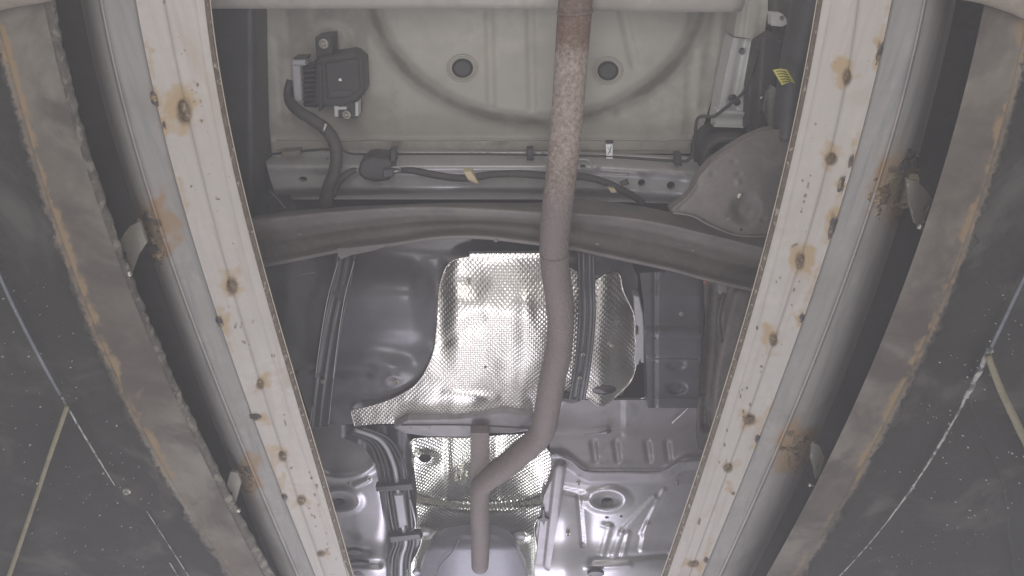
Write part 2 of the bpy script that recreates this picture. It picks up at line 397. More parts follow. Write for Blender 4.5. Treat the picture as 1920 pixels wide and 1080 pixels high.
def side(E, sgn, lw, lwe, who, tanlab, plab, brk):
    c = {k: curve(v) for k, v in E.items()}
    spots = lw + lwe
    def rust(x0_, y0_):
        v = max(0, .32 * nz(x0_, y0_, 120, 5)); x = x0_ + 14 * nz(x0_, y0_, 22, 1); y = y0_ + 20 * nz(x0_, y0_, 26, 2)
        for i, (a, b, rx, ry) in enumerate(spots):
            if abs(y - b) > 90: continue
            ox = ((i * 37) % 11 - 5) * 1.6; oy = ((i * 53) % 13 - 6) * 1.5
            u = math.exp(-(((x - a - ox) / (rx * 2.6)) ** 2 + ((y - b - oy) / (ry * 2.0)) ** 2))
            v = max(v, u * (.95, .75, 1.0, .85)[i % 4] * (1 if b < 700 else .75))
        v = max(v, .6 * math.exp(-((x - c['e2'](y) - sgn * -4) / 14) ** 2) * sst(.35, .9, .5 + .5 * math.sin(y / 41.0 + sgn)))
        return v
    sr_ = random.Random(int(11 + sgn)); specks = []
    for _ in range(26):
        cy = sr_.uniform(0, 1080); k = sr_.random(); n_ = sr_.randint(1, 4)
        for _ in range(n_):
            yy = cy + sr_.uniform(-25, 25); kk = min(1, max(0, (k ** .5) * .75 + sr_.uniform(-.05, .05)))
            q = sr_.uniform(1.3, 3.6); specks.append((c['e2'](yy) + (c['e1'](yy) - c['e2'](yy)) * (.12 + .84 * kk), yy, q, q * sr_.uniform(1, 2.6)))
    def burn(x, y):
        v = 0
        for a, b, rx, ry in specks:
            if abs(y - b) < 14 and abs(x - a) < 10: v = max(v, .85 * math.exp(-(((x - a) / rx) ** 2 + ((y - b) / ry) ** 2)))
        for a, b, rx, ry in spots: v = max(v, math.exp(-(((x - a) / (rx * 1.05)) ** 2 + ((y - b) / (ry * 1.05)) ** 2)))
        return v
    def brust(x, y):
        v = max(0, .30 * nz(x, y, 100, 9)); x += 26 * nz(x, y, 40, 3); y += 30 * nz(x, y, 40, 4)
        for a, b, r in brk: v = max(v, .85 * 1.15 * math.exp(-((x - a) ** 2 * 1.0 + (y - b) ** 2 * .42) / r ** 2))
        return v
    def bburn(x, y):
        v = 0; x += 10 * nz(x, y, 14, 3); y += 10 * nz(x, y, 14, 4)
        for a, b, r in brk:
            for k, (dx, dy, q) in enumerate(((-.2, -.5, .35), (.15, -.25, .3), (-.1, .1, .3), (.2, .4, .4), (-.3, .6, .3), (0, .95, .25))):
                v = max(v, .85 * math.exp(-(((x - a - dx * r * .7) / (q * r * .8)) ** 2 + ((y - b - dy * r) / (q * r * .7)) ** 2)))
        return v
    def row(k, h, off=0): return [(c[k](y) + off * sgn, y, h) for y in YS]
    # ---- inner rail
    t = thing('channel_rail', who, 'steel rail', W(c['e2'](540), 540, 1.0))
    i = 12
    loft('rail_face', [row('e1', 1.0, i), row('cr2', .9995, -1.5), row('cr2', 1.0005, 1.5), row('cr1', .999, -.6), row('cr1', 1.0025, .6), row('e2', 1.0, 0)], M['white'], t, n=420, sub=8, crisp=True, attrs=dict(rust=rust, burn=burn))
    loft('edge_lip', [row('e1', .998, i + .3), row('e1', 1.001, i - 1), row('e1', 1.012, 3), row('e1', 1.03, 2)], M['lip'], t, n=160, sub=2, crisp=True)
    tube('edge_bead', [(c['e1'](y) + sgn * 1.5, y, 1.012) for y in YS[::3]], 2.2, M['edge'], t, n=6, seg=4)
    # seam line and step between the two sheets
    mid = [((c['e2'](y) + c['e3'](y)) / 2, y, 1.012) for y in YS]
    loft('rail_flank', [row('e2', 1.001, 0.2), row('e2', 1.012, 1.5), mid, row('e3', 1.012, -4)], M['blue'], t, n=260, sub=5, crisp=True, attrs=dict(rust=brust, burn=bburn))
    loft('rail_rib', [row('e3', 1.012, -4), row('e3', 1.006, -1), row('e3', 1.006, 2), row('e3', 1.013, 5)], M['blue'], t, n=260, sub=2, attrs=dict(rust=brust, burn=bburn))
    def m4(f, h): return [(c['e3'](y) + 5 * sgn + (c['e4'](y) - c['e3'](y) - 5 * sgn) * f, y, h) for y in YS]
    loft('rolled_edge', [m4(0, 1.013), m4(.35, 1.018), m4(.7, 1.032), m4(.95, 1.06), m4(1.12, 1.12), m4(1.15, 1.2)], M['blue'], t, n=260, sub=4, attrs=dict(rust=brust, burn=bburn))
    top = [row('e1', 1.03, 2), row('e1', 1.032, 14), [(c['e3'](y), y, 1.1) for y in YS], m4(1.15, 1.2)]
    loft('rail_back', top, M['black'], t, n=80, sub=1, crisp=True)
    for a, b, rx, ry in lw:
        blob('weld_spot', a, b, rx * .62, ry * .62, .9985, M['weld'], t, hgt=.35)
    for a, b, rx, ry in lwe:
        blob('weld_spot', a, b, rx * .8, ry * .9, .999, M['weldg'], t, hgt=.5)
    # ---- outer beam
    def trust(x, y):
        d = abs(x - c['e7'](y)); k = .5 + .5 * math.tanh(2.5 * nz(x, y, 55, 6) + .5)
        v = math.exp(-(d / (10 + 15 * k)) ** 2) * (.5 + .55 * k + .35 * nz(x, y, 14, 4))
        v = max(v, .42 * max(0, nz(x, y, 150, 8)) + .42 * max(0, nz(x, y, 30, 1)) - .05)
        return v * (1 if y < 900 else .6)
    def tdark(x, y):
        d = (x - c['e7'](y)) * -sgn
        return .9 * math.exp(-((d - 2) / 7) ** 2) if d < 40 else 0
    b = thing('box_beam', tanlab, 'steel beam', W(c['e6'](540), 540, .95))
    j = (c['e6'])
    loft('beam_face', [row('e6', .95), [(c['e6'](y) * .5 + c['e7'](y) * .5, y, .95) for y in YS], row('e7', .95, -6), row('e7', .951), row('e7', .965, 3)], M['tan'], b, n=300, sub=8, crisp=True,
         attrs=dict(rust=trust, dark=lambda x, y: 0))
    if sgn < 0:
        rr = random.Random(3); rg = [rr.uniform(-2.5, 2.5) for _ in YS]
        loft('scraped_flange', [row('e6', .951), row('e6', .955, -2), [(c['e5'](y) + g, y, .972) for y, g in zip(YS, rg)], [(c['e5'](y) + 2 + g, y, 1.0) for y, g in zip(YS, rg)]], M['strip'], b, n=300, sub=3, crisp=True)
    loft('beam_web', [row('e5', 1.0 if sgn < 0 else .951), row('e5', 1.06)], M['black'], b, n=80, sub=2, crisp=True)
    # ---- dark plate outside
    p = thing('side_plate', plab, 'steel plate', W(c['e8'](800), 800, 1.0))
    rng = random.Random(9)
    def e7b(o, h): return [(c['e7'](y) + (o + 12 * nz(0, y, 40, 2) + 7 * nz(0, y, 9, 3)) * sgn, y, h) for y in YS]
    loft('plate', [row('e7', .966, 1), row('e7', .98, 40), row('e8', .995, -2), row('e8', 1.0, 2), row('e8', .99, 300), row('e8', .97, 700)], M['panel'], p, n=160, sub=5, crisp=True, attrs=dict(dark=lambda x, y: .35))
    # rust scale creeping over the plate's edge
    loft('rust_scale', [row('e7', .9495, -5), row('e7', .9492, 4), e7b(9 , .952), e7b(12, .972)], M['tan'], b, n=700, sub=5, crisp=True,
         attrs=dict(rust=lambda x, y: .8 * math.exp(-((x - c['e7'](y)) / 13) ** 2) * (.6 + .4 * nz(x, y, 30, 5)) * (1 - .6 * sst(850, 1050, y)), dark=lambda x, y: max(0, min(1, .15 + sst(-3, 15, (x - c['e7'](y)) * sgn) * .75 + .5 * nz(x, y, 9, 2)))), label='rust scale crust along the beam edge')
    # runway plate above rails
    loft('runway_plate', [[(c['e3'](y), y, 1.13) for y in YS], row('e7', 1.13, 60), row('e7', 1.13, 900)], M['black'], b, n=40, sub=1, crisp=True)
    return c, t, b, p
LC, LT, LB, LP = side(LE, -1, LW, LWe, 'left channel rail, pale zinc face, weld spots and one large burnt patch near the top',
   'left outer box beam with tan dusty face and ragged scraped flange', 'left black side plate with ochre conduit and lone bright nut', [(285, 430, 55), (465, 895, 30), (180, 60, 1)])
RC, RT_, RB, RP = side(RE, 1, RW, RWe, 'right channel rail, pale zinc face with welds strung along its outer seam',
   'right outer box beam, tan face with orange rust along its outer edge', 'right black side plate with pale flaking seam and ochre conduit', [(1685, 350, 62), (1490, 835, 48)])

# seams, conduits on side plates
def seam(pts, w, m, par, name='seam', n=6, wob=0): return tube(name, pts, w, m, par, n=n, seg=6, wob=wob)
M['seamb'] = mat('seam_blue', (.20, .21, .25), .45, .3, .3, 40)
M['seamw'] = mat('seam_pale', (.50, .50, .48), .6, 0, .4, 60, col2=(.12, .12, .12), c2=(.5, .6), c2s=40)
seam([(LC['e8'](y), y, .985) for y in (380, 470, 540, 600, 680, 740)], [7, 7, 7, 7, 7, 6], M['seamb'], LP)
seam([(LC['e8'](y), y, .985) for y in (745, 800, 860, 910)], [4, 3, 3, 1.5], M['seamw'], LP, wob=.2)
seam([(275, 958, .985), (315, 1020, .985), (357, 1085, .985), (400, 1150, .985)], 1.6, M['seamw'], LP, wob=.2)
seam([(318, 1055, .985), (335, 1082, .985), (350, 1105, .985)], 1.8, M['seamw'], LP, wob=.2)
tube('conduit', [(126, 762, .97), (95, 850, .97), (65, 940, .97), (17, 1080, .97), (-10, 1160, .97)], [8, 8, 7, 8, 8], M['yrod'], LP, n=10, wob=.05)
bolt(238, 921, 7, .975, M['bolt'], LP, 'nut')
seam([(RC['e8'](y), y, .985) for y in (380, 470, 540, 600, 655)], 7, M['seamb'], RP)
seam([(RC['e8'](y), y, .983) for y in (655, 700, 745)], [11, 10, 8], M['seamw'], RP, wob=.25)
seam([(RC['e8'](y), y, .984) for y in (745, 790, 830, 880, 930, 975)], [5, 4, 5, 3, 4, 2], M['seamw'], RP, wob=.4)
seam([(RC['e8'](y), y, .985) for y in (975, 1020, 1080, 1140)], 1.8, M['seamw'], RP, wob=.3)
tube('conduit', [(1853, 668, .97), (1872, 720, .97), (1895, 770, .97), (1922, 825, .97), (1960, 900, .97)], [11, 12, 13, 14, 14], M['yrod'], RP, n=10, wob=.05)
seam([(1818, 750, .98), (1850, 830, .98), (1880, 900, .98), (1890, 980, .98), (1905, 1100, .98)], 3, M['panel'], RP, 'wire', wob=.3)
rr = random.Random(21)
def crumbs(c, sgn, par):
    V = []; fs = []
    for _ in range(150):
        y = rr.uniform(520, 1080); x = c['e7'](y) + sgn * rr.uniform(40, 330)
        if not -60 < x < 1980: continue
        r = rr.choice([1, 1.2, 1.6, 2.4]) ; k = len(V); o = W(x, y, .955 if abs(x - c['e8'](y)) > 900 else .962); s = pxm(x, y, 1)
        for q in range(5):
            a = q * 1.257 + rr.random(); V.append(o + Vector((math.cos(a) * r * s * rr.uniform(.4, 1.2), math.sin(a) * r * s * rr.uniform(.4, 1), rr.uniform(-.001, .001))))
        V.append(o + Vector((0, 0, .004)))
        fs += [(k, k + 1, k + 2, k + 3, k + 4)] + [(k + q, k + (q + 1) % 5, k + 5) for q in range(5)]
    link('grit', V, fs, M['seamw'], par, smooth=False, kind='stuff')
crumbs(LC, -1, LP); crumbs(RC, 1, RP)

# tie brackets between rail and beam
def bracket(name_label, plate, slot, pin, welds, rim, rot=0):
    cx = sum(p[0] for p in plate) / len(plate); cy = sum(p[1] for p in plate) / len(plate)
    t = thing('tie_bracket', name_label, 'bracket', W(cx, cy, .98), 'tie brackets welded between rail and beam')
    sheet('bracket_plate', plate, lambda x, y: .985 + .02 * sst(0, 60, abs(x - plate[0][0])), M['zinc'], t, step=4, skirt=.006, holes=[slot])
    tube('pin', [(*pin[0], .968), (*pin[1], .968)], pin[2], M['bolt'], t, n=12, seg=3)
    c3, c4, sg = (LC['e3'], LC['e4'], -1) if cx < 960 else (RC['e3'], RC['e4'], 1)
    def hf(x, y):
        f = (x - c3(y) - 5 * sg) / (c4(y) - c3(y) - 5 * sg)
        return float(np.interp(f, [-.3, 0, .35, .7, .95], [1.01, 1.012, 1.018, 1.032, 1.06])) - .001
    if rim: sheet('heat_tinted_pad', [(x + R.uniform(-3, 3), y + R.uniform(-3, 3)) for x, y in cat(rim, 4, True)], lambda x, y: hf(x, y) - .0015, M['weld_pad'], t, step=4, skirt=.004)
    for i, (x, y, a, b2, r) in enumerate(welds):
        blob('weld_bead', x, y, a * 1.3, b2 * 1.3, hf(x, y), M['weldg'] if i % 3 == 0 else M['weld'], t, rot=r, hgt=.45, rough=.45)
        V = W(x, y, 1)
        for k in range(3):
            dx, dy = R.uniform(-a, a) * 1.5, R.uniform(-b2, b2) * 2.2
            blob('weld_spatter', x + dx, y + dy, R.uniform(2, 4.5), R.uniform(1.5, 4), hf(x + dx, y + dy), M['weld'], t, hgt=.6, rough=.4)
    return t
M['weld_pad'] = mat('heat_tint', (.27, .22, .155), .6, .2, .3, 20, col2=(.22, .15, .09), c2=(.5, .65), c2s=22, bmp=.4, bs=50)
bracket('upper left tie bracket with rusty beaded welds', [(262, 415), (242, 425), (214, 468), (220, 490), (232, 515), (246, 512), (258, 480), (275, 455)], circ(231, 482, 5, 11, 12, .35), ((232, 512), (246, 513), 11),
        [(281, 409, 10, 9, 0), (280, 437, 12, 4, 0), (291, 452, 12, 8, .4), (300, 470, 13, 5, .2), (303, 482, 10, 7, 0)], [(258, 412), (272, 404), (288, 420), (296, 445), (304, 466), (292, 470), (278, 455), (264, 432)])
bracket('lower left tie bracket, slotted pale plate above a bright pin', [(432, 885), (446, 887), (452, 905), (440, 950), (430, 955), (424, 940), (420, 925)], [(432, 922), (436, 924), (431, 945), (427, 944)], ((434, 957), (450, 957), 7),
        [(467, 882, 6, 6, 0), (462, 891, 14, 3, .15), (474, 898, 6, 6, 0)], [(446, 880), (462, 879), (470, 900), (456, 906)])
bracket('upper right tie bracket with large burnt orange weld area', [(1700, 335), (1722, 340), (1748, 372), (1738, 400), (1728, 428), (1716, 420), (1706, 385)], circ(1735, 393, 4, 8, 12, .15), ((1722, 424), (1728, 426), 10),
        [(1686, 315, 16, 10, 0), (1672, 332, 9, 4, .2), (1648, 369, 15, 16, .2), (1700, 290, 10, 9, 0), (1668, 387, 22, 3, -.1), (1645, 400, 5, 8, .5), (1710, 305, 8, 8, 0)], [(1668, 326), (1700, 324), (1722, 330), (1724, 350), (1708, 386), (1672, 388), (1658, 380), (1662, 345)])
bracket('lower right tie bracket with curled scrappy welds', [(1524, 830), (1536, 835), (1546, 858), (1540, 885), (1530, 900), (1526, 880), (1520, 860)], circ(1534, 877, 2.5, 6, 10, .2), ((1517, 909), (1526, 910), 6),
        [(1500, 826, 10, 4, -.1), (1478, 843, 16, 5, .2), (1486, 850, 12, 4, .8), (1512, 824, 4, 4, 0), (1465, 842, 9, 4, 0), (1490, 835, 12, 3, -.4)], [(1492, 822), (1512, 820), (1520, 834), (1505, 850), (1484, 850)])
M['tube'] = mat('dusty_tube', (.27, .235, .195), .6, 0, .2, 8, col2=(.17, .145, .12), c2=(.5, .7), c2s=9)
# cross tubes at the top corners
tag(tube('cross_tube', [(-500, 60, .93), (-80, 8, .93), (10, -8, .93), (60, -16, .93), (95, -24, .93)], 42, M['tube'], None, n=20), 'beige cross tube in the top left corner over the beam', 'steel tube')
tag(tube('cross_tube', [(1790, -30, .93), (1850, -20, .93), (1905, -3, .93), (2000, 26, .93), (2400, 90, .93)], 48, M['tube'], None, n=20), 'beige cross tube in the top right corner over the beam', 'steel tube')

# ---------------- the car's underside ----------------
car = thing('car', 'underside of a car seen from below with rusty exhaust pipe and foil heat shields', 'car', W(960, 540, 1.4))
K = car
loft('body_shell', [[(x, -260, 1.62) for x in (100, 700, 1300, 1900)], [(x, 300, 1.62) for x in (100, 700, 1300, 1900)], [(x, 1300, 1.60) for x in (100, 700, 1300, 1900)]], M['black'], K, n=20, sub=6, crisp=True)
# trunk floor with spare wheel well
def hfloor(x, y):
    r = math.hypot((x - 1008) / 318, (y + 22) / 252)
    h = 1.50 - .055 * (1 - sst(.90, 1.06, r))
    if r < .95:
        for xx in (915, 992): h += .007 * rib(x, y, xx, -60, xx + 6, 200, 10)
        h += .007 * rib(x, y, 1150, -60, 1190, 120, 12)
        for a, b in ((867, 128), (1140, 133)): h += .006 * bump(x, y, a, b, 27, 25, .25)
    h -= .012 * bump(x, y, 617, 80, 40, 36, .2)
    h += .01 * sst(560, 500, x) * 0 + .004 * rib(x, y, 540, 30, 548, 230, 7) + .004 * rib(x, y, 518, 70, 530, 230, 6)
    h += .006 * rib(x, y, 1300, 20, 1290, 250, 12) + .006 * rib(x, y, 1340, 20, 1318, 200, 12)
    h -= .008 * sst(255, 266, y)
    for k in range(9):
        xx = 690 + k * 52
        if k not in (6, 7): h -= .003 * abs(bump(x, y, xx, 273, 13, 8, .25) - bump(x, y, xx, 273, 8, 5, .3))
    return h
def dfl(x, y):  # shade painted along the well's arc, plus patchy stains and darker flange bands
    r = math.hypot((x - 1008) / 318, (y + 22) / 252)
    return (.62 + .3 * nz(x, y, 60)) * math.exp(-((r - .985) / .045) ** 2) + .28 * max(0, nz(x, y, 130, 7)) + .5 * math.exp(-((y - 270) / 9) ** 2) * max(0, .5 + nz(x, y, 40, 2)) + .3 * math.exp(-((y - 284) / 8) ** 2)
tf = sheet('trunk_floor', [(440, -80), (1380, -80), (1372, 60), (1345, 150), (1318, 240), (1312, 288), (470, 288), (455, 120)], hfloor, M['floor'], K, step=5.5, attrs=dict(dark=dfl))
for a, b in ((867, 128), (1140, 133)):
    tube('plug_seat', [(x, y, 1.4455) for x, y in circ(a, b, 27, 24, 20)] + [(a + 27, b, 1.4455)], 3.5, M['floor'], tf, n=6, seg=2, attrs=dict(dark=lambda x, y: 0))
    prism('drain_plug', circ(a, b, 20, 18), 1.443, .004, M['black_p'], K, bev=5)
# left inner wheelhouse, dark
sheet('wheelhouse', [(380, -80), (500, -80), (501, 60), (503, 170), (505, 240), (510, 290), (523, 335), (550, 375), (560, 400), (420, 420)], lambda x, y: 1.34 + .14 * sst(470, 512, x) + .02 * math.sin(y / 60) , M['black_p'], K, step=8, skirt=0)
tube('wheelhouse_seam', [(505, 358, 1.36), (520, 372, 1.35), (535, 390, 1.34)], 2.5, M['axle'], K, n=6)
# bumper beam
tube('bumper_beam', [(300, -12, 1.30), (405, -12, 1.30), (600, -14, 1.30), (960, -16, 1.30), (1200, -10, 1.30), (1390, -8, 1.30)], [52, 52, 56, 60, 60, 56], M['beige'], K, n=20)
# rear crossmember
def hx(x, y):
    yy = y - (0 if x < 1100 else (x - 1100) * .06)
    h = 1.465 - .055 * sst(287, 314, yy) + .018 * sst(314, 330, yy) + .07 * sst(350, 374, yy)
    h -= .008 * bump(x, y, 1100, 308, 22, 17, .2) * (y > 295)
    h += .006 * bump(x, y, 1245, 346, 40, 26, .3)
    h -= .006 * bump(x, y, 690, 345, 34, 18, .3)
    return h
xm = sheet('rear_crossmember', [(494, 290), (560, 284), (1040, 286), (1300, 296), (1318, 320), (1290, 360), (1265, 382), (1000, 374), (700, 374), (520, 374), (508, 340)], hx, M['silver'], K, step=4,
           holes=[circ(568, 336, 8, 5, 12), circ(1203, 343, 7, 7, 12), circ(1258, 348, 8, 8, 12), circ(613, 299, 4, 3, 8), circ(1093, 312, 6, 3, 10)])
tube('weld_lip', [(1082, 300, 1.405), (1098, 299, 1.404), (1108, 306, 1.402), (1113, 320, 1.405), (1130, 326, 1.412), (1180, 328, 1.415)], 3, M['silver'], K, n=6)
# chassis rail right
sr = sheet('chassis_rail', [(1375, 70), (1420, 75), (1406, 150), (1396, 235), (1342, 232), (1358, 150)], lambda x, y: 1.40 + .015 * sst(12, 0, abs(x - (1398 - (y - 70) * .2))), M['silver2'], K, step=4, skirt=.06,
           holes=[circ(1392, 96, 7, 7, 14)])
sheet('rail_bracket', [(1378, -60), (1440, -60), (1440, 20), (1432, 75), (1410, 78), (1404, 72), (1376, 68), (1382, 20)], lambda x, y: 1.385 - .01 * rib(x, y, 1412, 10, 1405, 66, 16), M['floor'], K, step=4, skirt=.06)
sheet('rail_collar', [(1346, 205), (1400, 212), (1396, 240), (1338, 238)], lambda x, y: 1.39 + .01 * math.sin(y / 5), M['silver2'], K, step=4, skirt=.03)
M['fin'] = mat('dusty_panel', (.20, .19, .18), .6, 0, .15, 20)
sheet('tow_eye', [(1446, 24), (1466, 25), (1474, 34), (1476, 45), (1466, 50), (1446, 48)], 1.34, M['silver2'], K, step=3, skirt=.02, holes=[circ(1467, 34, 5, 5, 10)])
sheet('hanger_panel', [(1440, -60), (1520, -60), (1500, 30), (1478, 95), (1466, 85), (1444, 55)], lambda x, y: 1.42 + .02 * math.sin(x / 12), M['fin'], K, step=5, skirt=.03)
sheet('shock_shroud', [(1418, 80), (1448, 60), (1480, 95), (1490, 130), (1500, 200), (1490, 255), (1400, 250), (1404, 160)], lambda x, y: 1.36 - .03 * rib(x, y, 1450, 80, 1440, 250, 40), M['black_p'], K, step=5, skirt=.03)
sheet('bracket_fin', [(1448, 162), (1456, 165), (1455, 240), (1443, 242), (1434, 210), (1438, 175)], lambda x, y: 1.31 + .01 * math.sin(x / 6), M['fin'], K, step=3, skirt=.02)
blob('bolt_tip', 1428, 184, 3, 3, 1.32, M['bolt'], K)
tube('shock_absorber', [(1540, -60, 1.26), (1512, 60, 1.26), (1490, 140, 1.26), (1478, 255, 1.26)], [78, 74, 60, 56], M['black_p'], K, n=20)
lb = sheet('caution_label', [(1449, 131), (1462, 129), (1475, 130), (1491, 156), (1478, 155), (1466, 160)], lambda x, y: 1.205 + ((x - 1480) / 45) ** 2 * .02, M['label'], K, step=3, skirt=.001, label='yellow printed label')
for k in range(5):
    y = 134 + k * 5; x = 1455 + k * 3
    tube('print_line', [(x, y, 1.203), (x + 10, y - 1, 1.203), (x + 19, y + 1.5, 1.204)], 1.3, M['ink'], lb, n=4, seg=3)
tube('bush_boot', [(1500, 252, 1.25), (1490, 262, 1.25)], 30, M['rubber'], K, seg=2)
# coil spring
cs = []
for k in range(61):
    a = k / 60 * 2 * math.pi * 3.2
    cs.append((1362 + 44 * math.cos(a) + k * .10, 290 + 34 * math.sin(a) + k * .2 - 6, 1.42 - k * .0022))
tube('coil_spring', cs, 15, M['rubber'], K, n=10, seg=2)
sheet('spring_isolator', circ(1362, 290, 62, 56, 28), lambda x, y: 1.46 - .02 * bump(x, y, 1362, 290, 40, 34, .3), M['black_p'], K, step=5, skirt=.04)
# control arm / spring seat right
def harm(x, y):
    h = 1.245 + .03 * sst(40, 0, dseg(x, y, 1258, 395, 1475, 245)) * 0
    d = dseg(x, y, 1290, 385, 1420, 262)
    h += .012 * math.exp(-(dseg(x, y, 1258, 396, 1300, 350) / 8) ** 2)
    h -= .012 * math.exp(-(dseg(x, y, 1330, 320, 1480, 290) / 30) ** 2)
    h += .02 * bump(x, y, 1398, 392, 22, 24, .5)
    h -= .006 * bump(x, y, 1385, 343, 5, 4, .3)
    for a, b in ((1375, 303), (1337, 325), (1385, 325), (1430, 410), (1368, 403)): h += .004 * bump(x, y, a, b, 6, 4, .4)
    return h
sheet('control_arm', [(1256, 396), (1275, 384), (1295, 365), (1312, 330), (1335, 305), (1370, 280), (1405, 260), (1440, 246), (1475, 244), (1500, 262), (1500, 430), (1440, 442), (1395, 443), (1350, 432), (1318, 410), (1290, 404)],
      harm, M['axle'], K, step=4.5, skirt=.03, holes=[circ(1390, 431, 3, 3, 8)])
tube('arm_rim', [(1262, 392, 1.243), (1295, 362, 1.243), (1335, 303, 1.243), (1405, 259, 1.243), (1440, 246, 1.243), (1475, 243, 1.243)], 4, M['axle'], K, n=8)
tube('arm_rim', [(1262, 398, 1.243), (1300, 405, 1.243), (1330, 421, 1.243), (1380, 440, 1.243), (1440, 443, 1.243)], 5, M['axle'], K, n=8)
blob('bolt_head', 1388, 368, 5, 5, 1.244, M['bolt'], K); blob('bolt_head', 1368, 411, 5, 4, 1.244, M['fin'], K); blob('bolt_head', 1384, 340, 4, 3, 1.244, M['fin'], K)
# axle beam
tp = [(440, 412), (522, 398), (629, 388), (735, 384), (850, 380), (1012, 380), (1080, 372), (1191, 385), (1258, 398), (1330, 415), (1450, 440)]
rd = [(440, 425), (522, 411), (629, 400), (778, 391), (900, 394), (1012, 400), (1080, 402), (1160, 408), (1240, 420), (1324, 440), (1450, 470)]
va = [(440, 470), (535, 455), (642, 442), (735, 430), (821, 425), (906, 424), (1012, 430), (1080, 436), (1165, 448), (1258, 468), (1332, 490), (1450, 515)]
lo = [(440, 508), (535, 491), (642, 470), (735, 459), (821, 447), (906, 446), (1012, 458), (1069, 466), (1165, 486), (1258, 506), (1332, 526), (1450, 552)]
def hr(P, h, dy=0): return [(x, y + dy, h) for x, y in P]
loft('axle_beam', [hr(tp, 1.37), hr(rd, 1.29, -6), hr(rd, 1.275), hr(rd, 1.292, 9), hr(va, 1.335, -4), hr(lo, 1.325, -14), hr(lo, 1.290, -6), hr(lo, 1.285), hr(lo, 1.33, 3)], M['axle'], K, n=140, sub=4)
sheet('axle_tab', [(632, 466), (690, 462), (735, 458), (700, 470), (660, 478), (640, 486), (634, 480)], 1.283, M['axle'], K, step=4, skirt=.02)
# ---- main heat shield
def hsh(x, y):
    h = 1.355 - .045 * sst(485, 600, y) + .012 * sst(600, 780, y)
    h += .05 * sst(1120, 1195, x)
    h += .022 * (1 - sst(820, 862, x)) * (1 - sst(620, 720, y))
    h += .006 * bump(x, y, 880, 530, 28, 24, .7)
    h += .007 * bump(x, y, 955, 655, 30, 85, .8)
    h -= .005 * math.exp(-(dseg(x, y, 985, 570, 975, 760) / 16) ** 2) + .0035 * nz(x, y, 90, 3)
    h += .004 * bump(x, y, 830, 755, 14, 22, .7)
    h += .007 * bump(x, y, 1148, 655, 26, 30, .8)
    h -= .004 * math.exp(-(dseg(x, y, 835, 737, 930, 745) / 7) ** 2)
    h += .003 * math.exp(-(dseg(x, y, 835, 640, 900, 600) / 12) ** 2)
    h += .008 * math.sin((x - y * .6) / 37) * .5
    return h
# ---- fuel tank
def htank(x, y):
    h = 1.40 - .07 * sst(465, 560, y) + .05 * sst(700, 800, y) + .06 * sst(600, 530, x)
    h -= .025 * bump(x, y, 715, 560, 90, 70, .7)
    h += .010 * bump(x, y, 742, 655, 60, 22, .8)
    h -= .02 * bump(x, y, 700, 700, 60, 45, .5)
    h -= .015 * bump(x, y, 560, 620, 30, 70, .6)
    h += .02 * math.exp(-(dseg(x, y, 560, 695, 690, 700) / 9) ** 2)
    h -= .018 * bump(x, y, 650, 770, 22, 25, .6)
    h -= .008 * bump(x, y, 735, 715, 18, 14, .3) * (1 - bump(x, y, 735, 715, 9, 7, .3))
    h += .02 * bump(x, y, 545, 720, 30, 30, .6)
    wq = max(sst(765, 822, x), sst(690, 740, y) * sst(635, 665, x)); h += wq * (max(h, hsh(x, y) + .012) - h)
    return h
sheet('fuel_tank', [(470, 440), (760, 440), (1030, 440), (1175, 470), (1196, 520), (1194, 690), (1165, 742), (1060, 752), (1035, 790), (900, 790), (700, 792), (640, 797), (585, 795), (560, 720), (520, 610), (490, 500)], htank, M['tank'], K, step=5, skirt=.08)
bolt(744, 715, 5, 1.322, M['bolt'], K)
def strapm(name, cl, w, m, hoff=0):
    hw = w / 2
    L = [[(x + k * hw, y, h + dh) for x, y, h in cl] for k, dh in ((-1.0, .012), (-1.0, 0), (-.7, .0), (-.55, .004), (-.15, .004), (0, .0), (.15, .004), (.55, .004), (.7, 0), (1, 0), (1, .012))]
    return loft(name, L, m, K, n=60, sub=2, crisp=True)
st = strapm('tank_strap', [(650, 470, 1.36), (640, 530, 1.325), (625, 600, 1.30), (612, 680, 1.30), (603, 750, 1.315), (598, 800, 1.34)], 38, M['strap'])
for x0, x1 in ((634, 582), (664, 616)):
    tube('strap_edge', [(x0 + (x1 - x0) * 0, 490, 1.345), (x0 + (x1 - x0) * .38, 560, 1.31), (x0 + (x1 - x0) * .7, 660, 1.296), (x1, 795, 1.33)], 1.5, M['silver'], st, n=6)
bolt(606, 715, 4.5, 1.303, M['bolt'], st); 
tube('clip', [(556, 519, 1.34), (568, 514, 1.335), (590, 511, 1.33)], 3, M['axle'], K, n=6)
SHO = [(878, 481), (1014, 477), (1075, 505), (1115, 527), (1132, 516), (1160, 513), (1169, 546), (1189, 590), (1191, 627), (1193, 679), (1184, 713), (1161, 738), (1135, 759), (1119, 759), (1108, 750), (1097, 746), (1052, 745), (1012, 800),
       (745, 794), (701, 795), (665, 799), (659, 775), (663, 769), (693, 762), (735, 748), (774, 726), (795, 701), (812, 662), (819, 615), (823, 547), (826, 530), (836, 502), (850, 488)]
sh = sheet('heat_shield', SHO, hsh, M['foil'], K, step=4, skirt=.004, holes=[circ(1133, 731, 22, 8, 20, -.06), circ(910, 688, 2.5, 2, 8)], label='dimpled bright foil heat shield over the fuel tank')
prism('shield_flange', [(880, 475), (1040, 474), (1040, 484), (880, 485)], 1.345, .01, M['foil'], sh, bev=1)
SR = cat([(x, y) for x, y in SHO], 1, True)
